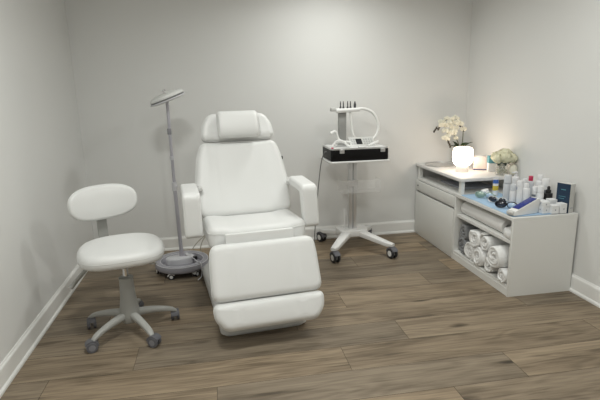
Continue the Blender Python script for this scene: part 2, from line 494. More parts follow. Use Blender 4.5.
# leg rest: hinge panel, main pad, foot pad
LA = math.radians(66)
dn = V((0, -math.cos(LA), -math.sin(LA))); fn = V((0, -math.sin(LA), math.cos(LA)))
LO = V((0, -.262, .615))
ml = frame(LO, (-1, 0, 0), dn)
if (ml.to_3x3() @ V((0, 0, 1))).dot(fn) < 0: ml = frame(LO, (1, 0, 0), dn)
lo_ = round_poly([(-.326, .030), (.318, .030), (.330, .14), (.335, .37), (-.343, .37), (-.336, .14)], [.06, .06, .2, .06, .06, .2])
def leg_bend(p): return V((p.x, p.y, p.z + (bolstered(p.x, .17, .23, .010) - .005 if p.z > .05 else 0)))
b = newbm(); pad(b, lo_, .10, .036, .002, ml @ Matrix.Translation((0, 0, -.06)), leg_bend); lr = link('leg_rest', b, 'vinyl', chair)
b = newbm(); outline_tube(b, lo_, .062, .003, 0, ml @ Matrix.Translation((0, 0, -.06)), leg_bend); link('piping', b, 'vinyl_seam', lr)
fo = round_poly([(-.345, .378), (.338, .378), (.328, .47), (.272, .540), (-.285, .540), (-.336, .47)], [.055, .055, .10, .08, .08, .10])
mf = ml @ Matrix.Translation((0, 0, -.05))
b = newbm(); pad(b, fo, .10, .036, .002, mf, leg_bend); fr = link('foot_rest', b, 'vinyl', chair)
b = newbm(); outline_tube(b, fo, .062, .003, 0, mf, leg_bend); link('piping', b, 'vinyl_seam', fr)
b = newbm(); box(b, (0, .27, -.075), (.44, .46, .03), .008, 2, mtx=ml); link('leg_frame', b, 'base', chair)
b = newbm(); box(b, (-.005, -.242, .600), (.43, .03, .085), .008, 2); link('hinge_panel', b, 'vinyl', chair)
# arm rests: waterfall pads
for s, lean in ((-1, 0.0), (1, .03)):
    side = [(.22, .825), (.22, .892), (-.122, .884), (-.138, .60), (-.072, .60), (-.05, .825)]
    b = newbm()
    o2 = round_poly(side, [.031, .031, .05, .031, .031, .03], 8)
    # area orientation: make counter-clockwise
    ar = sum(o2[i - 1][0] * o2[i][1] - o2[i][0] * o2[i - 1][1] for i in range(len(o2)))
    if ar < 0: o2 = o2[::-1]
    pts = densify(o2, .03); k = len(pts)
    nr = []
    for i in range(k):
        t = V((*pts[(i + 1) % k], 0)) - V((*pts[i - 1], 0)); nr.append(V((t.y, -t.x, 0)).normalized())
    HW, R = .055, .019
    rings = []
    for j in range(7):
        a = PI / 2 * j / 6; rings.append((-HW + R * (1 - math.sin(a)), R * (1 - math.cos(a)) if j else 0))
    lv = [(-HW + R - R * math.sin(PI / 2 * j / 6), R - R * math.cos(PI / 2 * j / 6)) for j in range(6, -1, -1)]
    lv += [(HW - R + R * math.sin(PI / 2 * j / 6), R - R * math.cos(PI / 2 * j / 6)) for j in range(7)]
    RR = []
    for w, ins in lv:
        RR.append([V(((.362 if s > 0 else -.396) + w + lean * max(0, .86 - (pts[i][1] - nr[i].y * ins)) * 1.3 * s, pts[i][0] - nr[i].x * ins, pts[i][1] - nr[i].y * ins)) for i in range(k)])
    ring_loft(b, RR)
    ao = link('armrest', b, 'vinyl', chair)
    b = newbm(); box(b, (s * .335, .235, .84), (.07, .04, .03), .005, 1); box(b, (s * .335, .300, .84), (.03, .15, .03), .005, 1)
    link('bracket', b, 'base', ao)
# cords hanging below the seat
b = newbm()
tube(b, [(-.29, .27, .51), (-.33, .75, .30), (-.355, 1.17, .11), (-.36, 1.25, .012), (-.35, 1.30, .006)], .0042, 8)
tube(b, [(-.29, .27, .51), (-.295, .72, .31), (-.285, 1.18, .11), (-.28, 1.25, .012), (-.27, 1.31, .006)], .0042, 8)
link('power_cord', b, 'cream_cord', chair)

# ------------------------------------------------------------------ stool
SX, SY = -.61, 2.985
stool = thing('rolling_stool', 'white padded rolling stool with oval backrest and grey five-star base by the left wall', 'stool', (SX, SY, 0), 0)
fa = math.radians(30)           # faces (sin, -cos)
b = newbm()
R5 = .282
b = newbm(); lathe(b, [(.02, .072), (.056, .072), (.066, .09), (.064, .13), (.054, .19), (.047, .25), (.042, .345), (.045, .365), (.024, .369)], 28); hub = link('column_shroud', b, 'stool_grey', stool)
b = newbm(); cyl(b, (0, 0, .35), (0, 0, .46), .0165, 20); link('gas_lift', b, 'chrome', stool)
for k in range(5):
    a = math.radians(90 + 72 * k - 2)
    d = V((math.cos(a), math.sin(a), 0)); n = V((-d.y, d.x, 0))
    b = newbm(); rings = []
    for i in range(13):
        t = i / 12; r = .03 + (R5 + .012 - .03) * t
        zt = .142 - .052 * t ** 2.0 - (.012 * max(0, t - .9) * 10)
        h = .052 - .026 * t; w = .026 - .008 * t
        if i == 12: h *= .6; w *= .7
        cs = []
        for j in range(12):
            q = 2 * PI * j / 12
            cs.append(d * r + n * (w * math.copysign(abs(math.cos(q)) ** .7, math.cos(q))) + V((0, 0, zt - h / 2 + h / 2 * math.copysign(abs(math.sin(q)) ** .7, math.sin(q)))))
        rings.append(cs)
    ring_loft(b, rings); lg = link('leg', b, 'stool_base', stool)
    caster(stool, d.x * R5, d.y * R5, .033, .056, a + (.9, 2.2, -.6, .5, 1.4)[k], .075, off=.016)
b = newbm(); lathe(b, [(.02, .440), (.06, .440), (.075, .450), (.11, .480), (.11, .494)], 24); link('seat_plate', b, 'lightgrey_plastic', stool)
# seat pad: saddle-shaped, wider behind
def stool_outline():
    pts = []
    for i in range(56):
        t = 2 * PI * i / 56; c, s = math.cos(t), math.sin(t)
        e = 2.9
        x = .258 * math.copysign(abs(c) ** (2 / e), c); y = .215 * math.copysign(abs(s) ** (2 / e), s)
        x *= 1 - .10 * (-(y) / .215 if y < 0 else 0) + .0
        pts.append((x, y))
    return pts
mst = Matrix.Translation((-.008, .0, .496)) @ Matrix.Rotation(math.radians(13), 4, 'Z')
def st_bend(p): return V((p.x, p.y, p.z + (.012 * (p.y / .2) - .010 * max(0, 1 - (p.x / .2) ** 2 - (p.y / .18) ** 2) if p.z > .05 else .008 * (p.y / .2)) - .016 * (abs(p.x) / .26) ** 2.5))
b = newbm(); pad(b, stool_outline(), .088, .036, .006, mst, st_bend); ss = link('seat', b, 'vinyl', stool)
b = newbm(); outline_tube(b, stool_outline(), .052, .0026, .001, mst, st_bend); link('piping', b, 'vinyl_seam', ss)
# back rest
br = V((-math.sin(fa), math.cos(fa), 0))      # backwards
ri = V((math.cos(fa), math.sin(fa), 0))
bc = V((-.016, 0, 0)) + br * .245
b = newbm()
q0 = bc - br * .10
rings = []
for p, wd, tk in [(q0 + V((0, 0, .462)), .062, .012), (bc - br * .0 + V((0, 0, .462)), .062, .012), (bc + br * .028 + V((0, 0, .470)), .062, .014), (bc + br * .045 + V((0, 0, .50)), .062, .014), (bc + br * .055 + V((0, 0, .60)), .062, .014), (bc + br * .06 + V((0, 0, .80)), .058, .014)]:
    rings.append((p, wd, tk))
for i, (p, wd, tk) in enumerate(rings):
    a = rings[min(i + 1, 5)][0] - rings[max(i - 1, 0)][0]; a.normalize(); nn = a.cross(ri)
    rings[i] = [p + ri * (sx * wd / 2) + nn * (sy * tk / 2) for sx, sy in ((-1, -1), (1, -1), (1, 1), (-1, 1))]
ring_loft(b, rings); link('back_bar', b, 'stool_grey', stool, angle=50)
mbk = frame(bc + br * .045 + V((0, 0, .805)), ri, V((0, 0, 1)) + br * .10)
wn = mbk.to_3x3() @ V((0, 0, 1))
if wn.dot(br) > 0: mbk = frame(bc + br * .045 + V((0, 0, .805)), -ri, V((0, 0, 1)) + br * .10)
def bk_bend(p): return V((p.x, p.y, p.z + .055 * (p.x / .22) ** 2))
sbo = superellipse(.215, .112, 2.6, 56)
b = newbm(); pad(b, sbo, .058, .026, .010, mbk, bk_bend); bb = link('backrest', b, 'vinyl', stool)
b = newbm(); outline_tube(b, sbo, .031, .0024, 0, mbk, bk_bend); link('piping', b, 'vinyl_seam', bb)
# levers
b = newbm(); tube(b, [(.06, .02, .46), (.13, .06, .452), (.155, .05, .43)], .005, 8); box(b, (.165, .045, .424), (.045, .014, .01), .004, 2); link('height_lever', b, 'lightgrey_plastic', stool)
b = newbm(); tube(b, [(-.07, .06, .457), (-.19, .12, .445), (-.26, .14, .40)], .006, 8); 
tube(b, [(-.245, .14, .41), (-.33, .13, .32), (-.37, .12, .275)], lambda t: .012 + .003 * t, 10); link('tilt_lever', b, 'stool_base', stool)

# ------------------------------------------------------------------ magnifying lamp
lamp = thing('magnifying_lamp', 'grey floor standing magnifier lamp with tilted round head and wheeled ring base', 'lamp', (-.345, 3.985, 0), 0)
b = newbm()
rp = [(.216, .052), (.222, .060), (.222, .092), (.217, .102), (.205, .104), (.182, .102), (.160, .080), (.156, .066), (.02, .066), (.02, .052)]
lathe(b, rp, 56); base = link('base', b, 'lamp_body', lamp)
b = newbm()
for r in (.218, .178):
    tube(b, [(r * math.cos(2 * PI * i / 56), r * math.sin(2 * PI * i / 56), .1025 if r > .2 else .100) for i in range(56)], .0035, 6, False, closed=True)
link('edge_trim', b, 'lamp_rim', base)
b = newbm(); pad(b, superellipse(.118, .062, 2.6, 40), .075, .018, .004, rotz(.25, (-.015, .01, .055))); link('weight_cover', b, 'lamp_rim', lamp)
for k in range(6):
    a = 2 * PI * k / 6 + 3.22
    caster(lamp, .198 * math.cos(a), .198 * math.sin(a), .024, .036, a + 1.9, .056, wheel='dark_rubber', hub='white_plastic', fork='white_plastic', off=.008)
b = newbm(); cyl(b, (0, .01, .12), (-.012, .01, .74), .0155, 18); cyl(b, (0, .01, .12), (0, .01, .19), .022, 18, .019); link('lower_pole', b, 'lamp_pole', lamp)
b = newbm(); cyl(b, (-.012, .01, .70), (-.013, .01, .77), .021, 18); box(b, (-.013 + .02, .0, .735), (.018, .016, .016), .004, 2); link('pole_collar', b, 'lamp_rim', lamp)
b = newbm(); cyl(b, (-.014, .01, .955), (-.0145, .01, .985), .018, 16); link('pole_collar', b, 'lamp_rim', lamp)
b = newbm(); cyl(b, (-.012, .01, .76), (-.016, .01, 1.425), .0125, 16); link('upper_pole', b, 'lamp_pole', lamp)
b = newbm(); box(b, (-.017, .01, 1.185), (.032, .03, .05), .006, 2); link('joint', b, 'wheel_hub', lamp)
hm = Matrix.Translation((-.012, .01, 1.447)) @ Matrix.Rotation(math.radians(-20), 4, 'Y') @ Matrix.Rotation(math.radians(3), 4, 'X')
b = newbm()
lathe(b, [(.02, -.026), (.06, -.026), (.112, -.024), (.135, -.018), (.138, -.008)], 48, mtx=hm)
lathe(b, [(.138, .004), (.140, .010), (.135, .021), (.118, .030), (.085, .038), (.05, .042), (.02, .043)], 48, mtx=hm)
lh = link('lamp_head', b, 'lamp_head', lamp)
b = newbm(); lathe(b, [(.132, -.009), (.1375, -.008), (.1375, .005), (.132, .006)], 48, mtx=hm); link('led_band', b, 'lamp_band', lh)
b = newbm(); lathe(b, [(.145, -.0165), (.147, -.012), (.145, -.0075), (.136, -.0075), (.136, -.0165)], 48, mtx=hm); link('rim', b, 'lamp_rim', lh)
b = newbm(); lathe(b, [(.006, .04), (.008, .055), (.015, .058), (.015, .07), (.004, .072)], 16, c=(.0, -.02, 0), mtx=hm); link('cover_knob', b, 'chrome', lh)
b = newbm(); lathe(b, [(.008, .028), (.008, .038), (.003, .04)], 12, c=(.09, 0, 0), mtx=hm); link('cover_screw', b, 'chrome', lh)
b = newbm(); cyl(b, (.02, .03, .13), (.045, -.01, .15), .011, 12); tube(b, [(.03, .03, .13), (.09, -.03, .12), (.13, -.10, .11), (.165, -.17, .106), (.165, -.20, .02), (.135, -.26, .006)], .004, 8); link('power_lead', b, 'lamp_rim', lamp)
b = newbm(); lathe(b, [(.006, .09), (.020, .092), (.022, .105), (.02, .12), (.006, .122)], 16, c=(.11, .0, 0)); link('foot_switch', b, 'black', lamp)

# ------------------------------------------------------------------ trolley
TX, TY = 1.225, 4.185
tro = thing('equipment_trolley', 'white four-wheeled equipment trolley with pole and thin tray against the back wall', 'trolley', (TX, TY, 0), 0)
b = newbm()
hubo = round_poly([(-.13, -.075), (.13, -.075), (.15, .10), (-.15, .10)], .035)
pad(b, hubo, .065, .012, 0, Matrix.Translation((0, .02, .135))); link('hub', b, 'white_plastic', tro)
ends = [(-.258, -.288, .98), (.262, -.300, 1.0), (-.232, .285, .95), (.245, .280, .95)]
for i, (ex, ey, f) in enumerate(ends):
    s = V((math.copysign(.075, ex), math.copysign(.045, ey) + .02, 0)); e = V((ex, ey, 0)); d = (e - s).normalized(); n = V((-d.y, d.x, 0))
    b = newbm(); rings = []
    for k in range(10):
        t = k / 9; p = s + (e - s) * t + d * (.025 * max(0, t - .85) / .15)
        zt = .188 - .055 * t; h = .058 - .018 * t; w = .047 - .016 * t
        if k == 9: w *= .75; h *= .7
        cs = []
        for j in range(12):
            q = 2 * PI * j / 12
            cs.append(p + n * (w * math.copysign(abs(math.cos(q)) ** .5, math.cos(q))) + V((0, 0, zt - h / 2 + h / 2 * math.copysign(abs(math.sin(q)) ** .5, math.sin(q)))))
        rings.append(cs)
    ring_loft(b, rings); link('leg', b, 'white_plastic', tro)
    caster(tro, ex, ey, .046, .062, (-1.3, -1.25, 2.0, 1.2)[i], .10, wheel='dark_rubber', hub='white_plastic', fork='wheel_grey', off=.02)
b = newbm()
for s in (-1, 1): box(b, (s * .021, .035, .515), (.036, .05, .67), .004, 2)
col = link('column', b, 'alu', tro)
b = newbm(); box(b, (0, .035, .515), (.007, .044, .66)); link('groove', b, 'wheel_hub', col)
b = newbm(); box(b, (-.075, .045, .29), (.012, .012, .20), .003, 1); link('cable_clip', b, 'white_plastic', tro)
b = newbm(); pad(b, round_poly([(-.278, -.20), (.278, -.20), (.278, .20), (-.278, .20)], .04), .018, .006, 0, Matrix.Translation((.012, .02, .852))); box(b, (.0, .02, .846), (.14, .14, .014), .003, 1); link('tray', b, 'white_plastic', tro)
b = newbm()
def quad(*p): b.faces.new([b.verts.new(V(q)) for q in p])
xa, xb, ya, yb, za, zb = -.15, .21, -.15, .0, .575, .69
quad((xa, ya, za), (xb, ya, za), (xb, ya, zb), (xa, ya, zb)); quad((xa, yb, za), (xa, yb, zb), (xa, ya, zb), (xa, ya, za)); quad((xb, yb, za), (xb, ya, za), (xb, ya, zb), (xb, yb, zb)); quad((xa, ya, za), (xa, yb, za), (xb, yb, za), (xb, ya, za))
bmesh.ops.remove_doubles(b, verts=b.verts, dist=1e-5)
bmesh.ops.solidify(b, geom=list(b.faces), thickness=.003)
link('basket', b, 'acrylic', tro)
b = newbm(); box(b, (0, .005, .635), (.10, .012, .06), .003, 1); link('basket_clamp', b, 'alu', tro)

# case on tray
CX, CY, CZ = TX + .012, TY + .005, .8705
case = thing('equipment_case', 'open black flight case with silver edges and latches on the trolley tray', 'case', (CX, CY, CZ), 0)
b = newbm(); co = round_poly([(-.262, -.175), (.262, -.175), (.262, .175), (-.262, .175)], .022, 5)
ring_loft(b, [[V((x * s, y * s, z)) for x, y in co] for s, z in ((.975, 0), (1, .007), (1, .104))], cap=True); shell = link('shell', b, 'black_case', case)
b = newbm()
ci = [(x * .975, y * .965) for x, y in co]
ring_loft(b, [[V((x * s, y * s, z)) for x, y in cc] for cc, s, z in ((co, 1.004, .1005), (co, 1.004, .1125), (co, .99, .114), (ci, .985, .113), (ci, .985, .1045))], cap=False); link('edge_trim', b, 'alu', case)
b = newbm(); box(b, (0, 0, .107), (.503, .33, .006), .002, 1); deck = link('top_panel', b, 'white_plastic', case)
for x in (-.165, .205):
    b = newbm(); box(b, (x, -.178, .088), (.042, .008, .036), .002, 1); box(b, (x, -.184, .094), (.026, .008, .016), .002, 1); link('latch', b, 'alu', case)
mcp = Matrix.Translation((.06, -.065, .112)) @ Matrix.Rotation(math.radians(40), 4, 'X')
b = newbm(); box(b, (0, .05, -.010), (.235, .13, .03), .006, 2, mtx=mcp)
cp = link('control_panel', b, 'lightgrey_plastic', case)
b = newbm(); box(b, (-.028, .055, .006), (.055, .066, .004), .001, 1, mtx=mcp); link('screen', b, 'screen', cp)
for x in (-.092, -.070, .022, .045, .068, .091):
    for y in (.03, .055, .08):
        b = newbm(); box(b, (x, y, .006), (.0145, .0145, .004), .001, 1, mtx=mcp); link('button', b, 'button', cp)
b = newbm(); box(b, (-.24, -.13, .114), (.02, .02, .012), .003, 2); link('power_switch', b, 'red', case)
b = newbm(); box(b, (.03, -.125, .116), (.07, .04, .014), .008, 2); link('holder_block', b, 'white_plastic', case)
# rack post with hand pieces
b = newbm(); box(b, (-.085, .12, .265), (.075, .03, .31), .006, 2); post = link('rack_post', b, 'post', case)
b = newbm(); box(b, (-.055, .10, .432), (.235, .05, .024), .008, 2); rack = link('rack_bar', b, 'white_plastic', case)
b = newbm(); box(b, (-.178, .10, .436), (.04, .058, .034), .008, 2); link('end_clamp', b, 'lightgrey_plastic', case)
for i, x in enumerate((-.105, -.078, -.038, -.012, .030)):
    b = newbm(); lathe(b, [(.009, .44), (.010, .452), (.0055, .462), (.0055, .485), (.0035, .505), (.001, .508)], 12, c=(x, .10, 0)) if i != 4 else lathe(b, [(.010, .44), (.012, .46), (.012, .475), (.006, .495), (.003, .505)], 12, c=(x, .10, 0))
    link('handpiece_tip', b, 'tip', case)
def px(x, y, z): return (x, y, z)
b = newbm(); cyl(b, (-.16, .045, .425), (.06, .045, .432), .020, 14, .017); link('handpiece', b, 'white_plastic', case)
b = newbm(); tube(b, [(.05, .055, .437), (.11, .05, .435), (.19, .04, .39), (.232, .03, .28), (.20, .02, .185), (.11, .01, .142), (.02, .01, .130), (-.10, .02, .128), (-.20, .03, .13)], .0125, 12); link('hose', b, 'hose', case)
b = newbm(); tube(b, [(-.022, .06, .42), (-.022, .05, .36), (-.015, .045, .28), (-.002, .04, .21), (.03, .03, .155), (.07, .0, .135)], .010, 12); cyl(b, (-.022, .06, .43), (-.022, .058, .395), .0135, 12); link('hose', b, 'hose', case)
b = newbm(); tube(b, [(-.205, .0, .235), (-.190, .0, .245), (-.172, .0, .235), (-.155, 0, .185), (-.125, 0, .155), (-.06, -.01, .135), (-.01, -.02, .125)], .0125, 12); cyl(b, (-.222, 0, .228), (-.19, 0, .246), .0165, 12, .0135); link('hose', b, 'hose', case)
b = newbm(); tube(b, [(-.225, -.06, .118), (-.20, -.06, .150), (-.165, -.07, .172), (-.125, -.08, .160), (-.09, -.09, .128), (-.07, -.10, .118)], .0105, 12); link('hose', b, 'hose', case)
b = newbm(); tube(b, [(-.18, -.02, .118), (-.17, -.02, .15), (-.13, -.02, .155), (-.06, -.03, .15), (-.02, -.04, .125)], .010, 12); link('hose', b, 'hose', case)
b = newbm(); cyl(b, (.12, -.07, .120), (.215, -.02, .147), .0125, 14, .0105); cyl(b, (.10, -.08, .117), (.125, -.068, .121), .007, 10, .012); link('wand', b, 'white_plastic', case)
b = newbm(); cyl(b, (.16, .06, .118), (.24, .10, .128), .010, 12); link('wand', b, 'white_plastic', case)
b = newbm(); tube(b, [(-.260, -.02, .07), (-.285, -.01, .06), (-.31, .03, -.06), (-.335, .10, -.42), (-.345, .17, -.72), (-.345, .22, -.855), (-.345, .27, -.8645), (-.36, .31, -.8645)], .0045, 8); link('power_cord', b, 'cable', case)

# ------------------------------------------------------------------ cabinets along the right wall
FX = 2.0                       # front plane
BX = 2.505
dc = thing('drawer_cabinet', 'low white drawer cabinet in the back right corner with one shallow and one deep drawer', 'cabinet', (2.25, 4.155, 0), 0)
def P(x, y, z): return V((x - 2.25, y - 4.155, z))
y0, y1 = 3.742, 4.545
b = newbm()
box(b, P((FX + BX) / 2 + .005, (y0 + y1) / 2, .5785), (BX - FX - .01, y1 - y0, .023), .0015, 1)
box(b, P((FX + BX) / 2 + .005, y0 + .009, .2835), (BX - FX - .012, .018, .567), .001, 1)
box(b, P((FX + BX) / 2 + .005, y1 - .009, .2835), (BX - FX - .012, .018, .567), .001, 1)
box(b, P(BX - .006, (y0 + y1) / 2, .2835), (.008, y1 - y0 - .03, .56))
box(b, P((FX + BX) / 2 + .02, (y0 + y1) / 2, .035), (BX - FX - .05, y1 - y0 - .036, .03))
box(b, P((FX + BX) / 2 + .012, (y0 + y1) / 2, .452), (BX - FX - .03, y1 - y0 - .036, .04))
link('carcass', b, 'cabinet', dc)
b = newbm(); box(b, P(FX + .004, (y0 + y1) / 2, .514), (.019, y1 - y0 - .004, .096), .002, 2); d1 = link('drawer', b, 'cabinet_front', dc)
b = newbm(); lathe(b, [(.008, 0), (.008, .004), (.003, .005)], 14, mtx=Matrix.Translation(P(FX - .005, 4.49, .515)) @ Matrix.Rotation(-PI / 2, 4, 'Y')); link('lock', b, 'black', d1)
b = newbm(); box(b, P(FX + .004, (y0 + y1) / 2, .233), (.019, y1 - y0 - .004, .428), .002, 2); link('drawer', b, 'cabinet_front', dc)
b = newbm(); box(b, P(FX + .012, (y0 + y1) / 2, .009), (.018, y1 - y0 - .004, .016), .001, 1); link('plinth', b, 'cabinet', dc)

su = thing('open_shelf_unit', 'low white open shelf unit holding rolled towels, nearest end of the cabinet row', 'shelf unit', (2.25, 3.32, 0), 0)
def S(x, y, z): return V((x - 2.25, y - 3.32, z))
s0, s1 = 2.90, 3.740
for nm, c, s in (('top_panel', ((FX + BX) / 2, (s0 + s1) / 2, .5775), (BX - FX, s1 - s0, .025)),
                 ('side_panel', ((FX + BX) / 2, s0 + .010, .2825), (BX - FX, .020, .565)),
                 ('side_panel', ((FX + BX) / 2, s1 - .010, .2825), (BX - FX, .020, .565)),
                 ('shelf', ((FX + BX) / 2 + .005, (s0 + s1) / 2, .398), (BX - FX - .03, s1 - s0 - .04, .025)),
                 ('bottom_panel', ((FX + BX) / 2 + .002, (s0 + s1) / 2, .069), (BX - FX - .01, s1 - s0 - .04, .022)),
                 ('back_panel', (BX - .006, (s0 + s1) / 2, .32), (.008, s1 - s0 - .04, .48)),
                 ('plinth', (FX + .012, (s0 + s1) / 2, .029), (.018, s1 - s0 - .04, .058))):
    b = newbm(); box(b, S(*c), s, .0015, 1); link(nm, b, 'cabinet', su)

ri_ = thing('riser_table', 'white slab tabletop raised on short posts above the drawer cabinet', 'table', (2.25, 4.11, .59), 0)
b = newbm(); box(b, (0, 0, .127), (.505, .915, .026), .002, 2); link('tabletop', b, 'table', ri_)
for x, y in ((-.215, -.418), (-.215, .418), (.215, -.418), (.215, .418)):
    b = newbm(); box(b, (x, y, .057), (.036, .036, .114), .002, 1); link('leg', b, 'cabinet', ri_)
# something grey stored beneath the slab
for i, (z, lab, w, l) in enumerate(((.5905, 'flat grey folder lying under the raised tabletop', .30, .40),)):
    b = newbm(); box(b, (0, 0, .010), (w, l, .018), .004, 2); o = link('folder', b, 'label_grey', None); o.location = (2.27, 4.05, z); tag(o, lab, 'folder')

# paper roll etc. on the shelf
def hollow_roll(b, r, ri2, l, mtx):
    rings = []
    for rr, z in ((ri2, -l / 2), (r - .003, -l / 2), (r, -l / 2 + .003), (r, l / 2 - .003), (r - .003, l / 2), (ri2, l / 2), (ri2, -l / 2)):
        rings.append([mtx @ V((rr * math.cos(2 * PI * i / 36), rr * math.sin(2 * PI * i / 36), z)) for i in range(36)])
    ring_loft(b, rings, True, False)
b = newbm(); hollow_roll(b, .057, .02, .62, Matrix.Rotation(PI / 2, 4, 'X')); o = link('paper_roll', b, 'paper', None)
o.location = (2.095, 3.392, .4110 + .057); o.rotation_euler = (0, 0, math.radians(-1.0))
tag(o, 'long white roll of couch paper lying on the upper shelf', 'paper roll')
b = newbm(); pad(b, round_poly([(-.06, -.06), (.06, -.05), (.055, .06), (-.05, .055)], .03), .055, .02, .012, None, lambda p: p + V((0, 0, .014 * noise.noise((p.x * 25, p.y * 25, p.z * 30)))) if p.z > .01 else p)
o = link('folded_cloth', b, 'cloth_white', None); o.location = (2.075, 2.995, .411); o.scale = (1.05, 1.05, 1.35); tag(o, 'crumpled white cloth on the upper shelf just past the paper roll', 'cloth')
b = newbm(); pad(b, round_poly([(-.09, -.09), (.09, -.09), (.09, .09), (-.09, .09)], .03), .075, .02, .01)
o = link('folded_cloth', b, 'dark_cloth', None); o.location = (2.30, 3.06, .411); tag(o, 'black folded cloth at the back of the upper shelf', 'cloth')

# rolled towels
def rolled_towel(name, mat, R, L, turns, seed, squash=1.0, th=None):
    """spiral strip of cloth, axis along local X, resting on z = 0"""
    rnd = random.Random(seed)
    th = th or R / (turns + .55)
    n = int(turns * 22); b = newbm(); slices = 9
    rings = []
    for sidx in range(slices + 2):
        u = min(max((sidx - 1) / (slices - 1), 0), 1)
        cap = sidx in (0, slices + 1)
        x = (u - .5) * L
        prof_o, prof_i = [], []
        for i in range(n + 1):
            f = i / n; a = 2 * PI * turns * f + seed
            r = th * .55 + (R - th * .55) * f
            j = .22 * th * noise.noise((x * 14 + seed, a * 1.1, seed)) + .40 * th * noise.noise((x * 6 + seed, a * .6, seed + 3))
            dx = .012 * noise.noise((a * .7, seed * 2.0, 5)) * (1 if u > .5 else -1) + (-.012 * f if u < .5 else .012 * f) * .6
            t2 = th * .485 * (.55 if cap else 1)
            e = .0 if not cap else 0
            for lst, rr in ((prof_o, r + t2 + j), (prof_i, r - t2 + j)):
                xx = x + (dx if (u == 0 or u == 1) else 0) + (0 if not cap else (.004 if u > .5 else -.004))
                lst.append(V((xx, rr * math.cos(a) * 1.03, R + rr * math.sin(a) * squash - R * (1 - squash))))
        rings.append(prof_o + prof_i[::-1])
    for r_ in rings:
        for p in r_:
            if p.z < .004: p.z = .004 + (p.z - .004) * .1
    vs = [[b.verts.new(p) for p in r] for r in rings]
    k = len(rings[0])
    for A, B in zip(vs[:-1], vs[1:]):
        for i in range(k):
            b.faces.new((A[i], A[(i + 1) % k], B[(i + 1) % k], B[i]))
    h = n + 1
    for r in (vs[0], vs[-1]):
        for i in range(n):
            b.faces.new((r[i], r[i + 1], r[k - 2 - i], r[k - 1 - i]))
    return link(name, b, mat, None, angle=60)
ZB = .0805
def put(o, x, y, z, rz, label, cat='towel', group=None, ry=0):
    o.location = (x, y, z); o.rotation_euler = (0, ry, rz); tag(o, label, cat, group)
put(rolled_towel('rolled_towel', 'cloth_grey', .069, .34, 2.6, 1.0), 2.21, 3.638, ZB, .02, 'lower of the two grey rolled towels stacked in the shelf unit', group='grey rolled towels')
put(rolled_towel('rolled_towel', 'cloth_grey', .064, .34, 2.4, 2.3), 2.215, 3.645, ZB + .128, .05, 'upper of the two grey rolled towels stacked in the shelf unit', group='grey rolled towels')
tw = [(.078, .36, 3.2, 3.1, 2.20, 3.487, 0, .06, 'white rolled towel on the bottom shelf right next to the grey towels'),
      (.083, .38, 3.3, 4.2, 2.20, 3.325, 0, -.05, 'white rolled towel on the bottom shelf, second along from the grey towels'),
      (.060, .36, 2.6, 5.7, 2.195, 3.180, 0, .0, 'white rolled towel squeezed on the bottom shelf beneath the largest towel roll'),
      (.054, .36, 2.6, 6.9, 2.185, 2.989, 0, -.02, 'small white rolled towel on the bottom shelf nearest the end panel'),
      (.070, .36, 2.8, 8.4, 2.19, 3.410, .142, .06, 'white rolled towel on top of the pile nearest the grey towels'),
      (.069, .36, 2.7, 9.6, 2.20, 3.255, .150, -.03, 'white rolled towel on top in the middle of the pile'),
      (.088, .38, 3.3, 10.3, 2.175, 3.082, .083, .03, 'largest white rolled towel, on top of the pile nearest the end panel')]
for R, L, t, sd, x, y, dz_, rz, lab in tw:
    put(rolled_towel('rolled_towel', 'cloth_white', R * .965, L, t, sd), x, y, ZB + dz_, rz, lab, group='white rolled towels')

# ------------------------------------------------------------------ things on the raised tabletop
TZ = .7305
# lit table lamp
tl = thing('table_lamp', 'glowing white opal glass table lamp on the raised tabletop', 'lamp', (2.19, 3.985, TZ), 0)
b = newbm(); lathe(b, [(.03, 0), (.054, 0), (.056, .006), (.052, .045), (.048, .058), (.02, .060)], 40); link('lamp_base', b, 'lamp_foot', tl)
b = newbm(); lathe(b, [(.03, .052), (.054, .056), (.076, .074), (.086, .098), (.089, .130), (.088, .180), (.085, .202), (.074, .217), (.045, .224), (.01, .225)], 48); link('lamp_shade', b, 'shade_glass', tl)
# round tray
b = newbm(); lathe(b, [(.02, 0), (.136, 0), (.142, .004), (.142, .010), (.138, .011), (.134, .005), (.02, .004)], 56)
o = link('round_tray', b, 'mirror', None); o.location = (2.17, 4.40, TZ); tag(o, 'round silvery tray lying flat at the far end of the raised tabletop', 'tray')
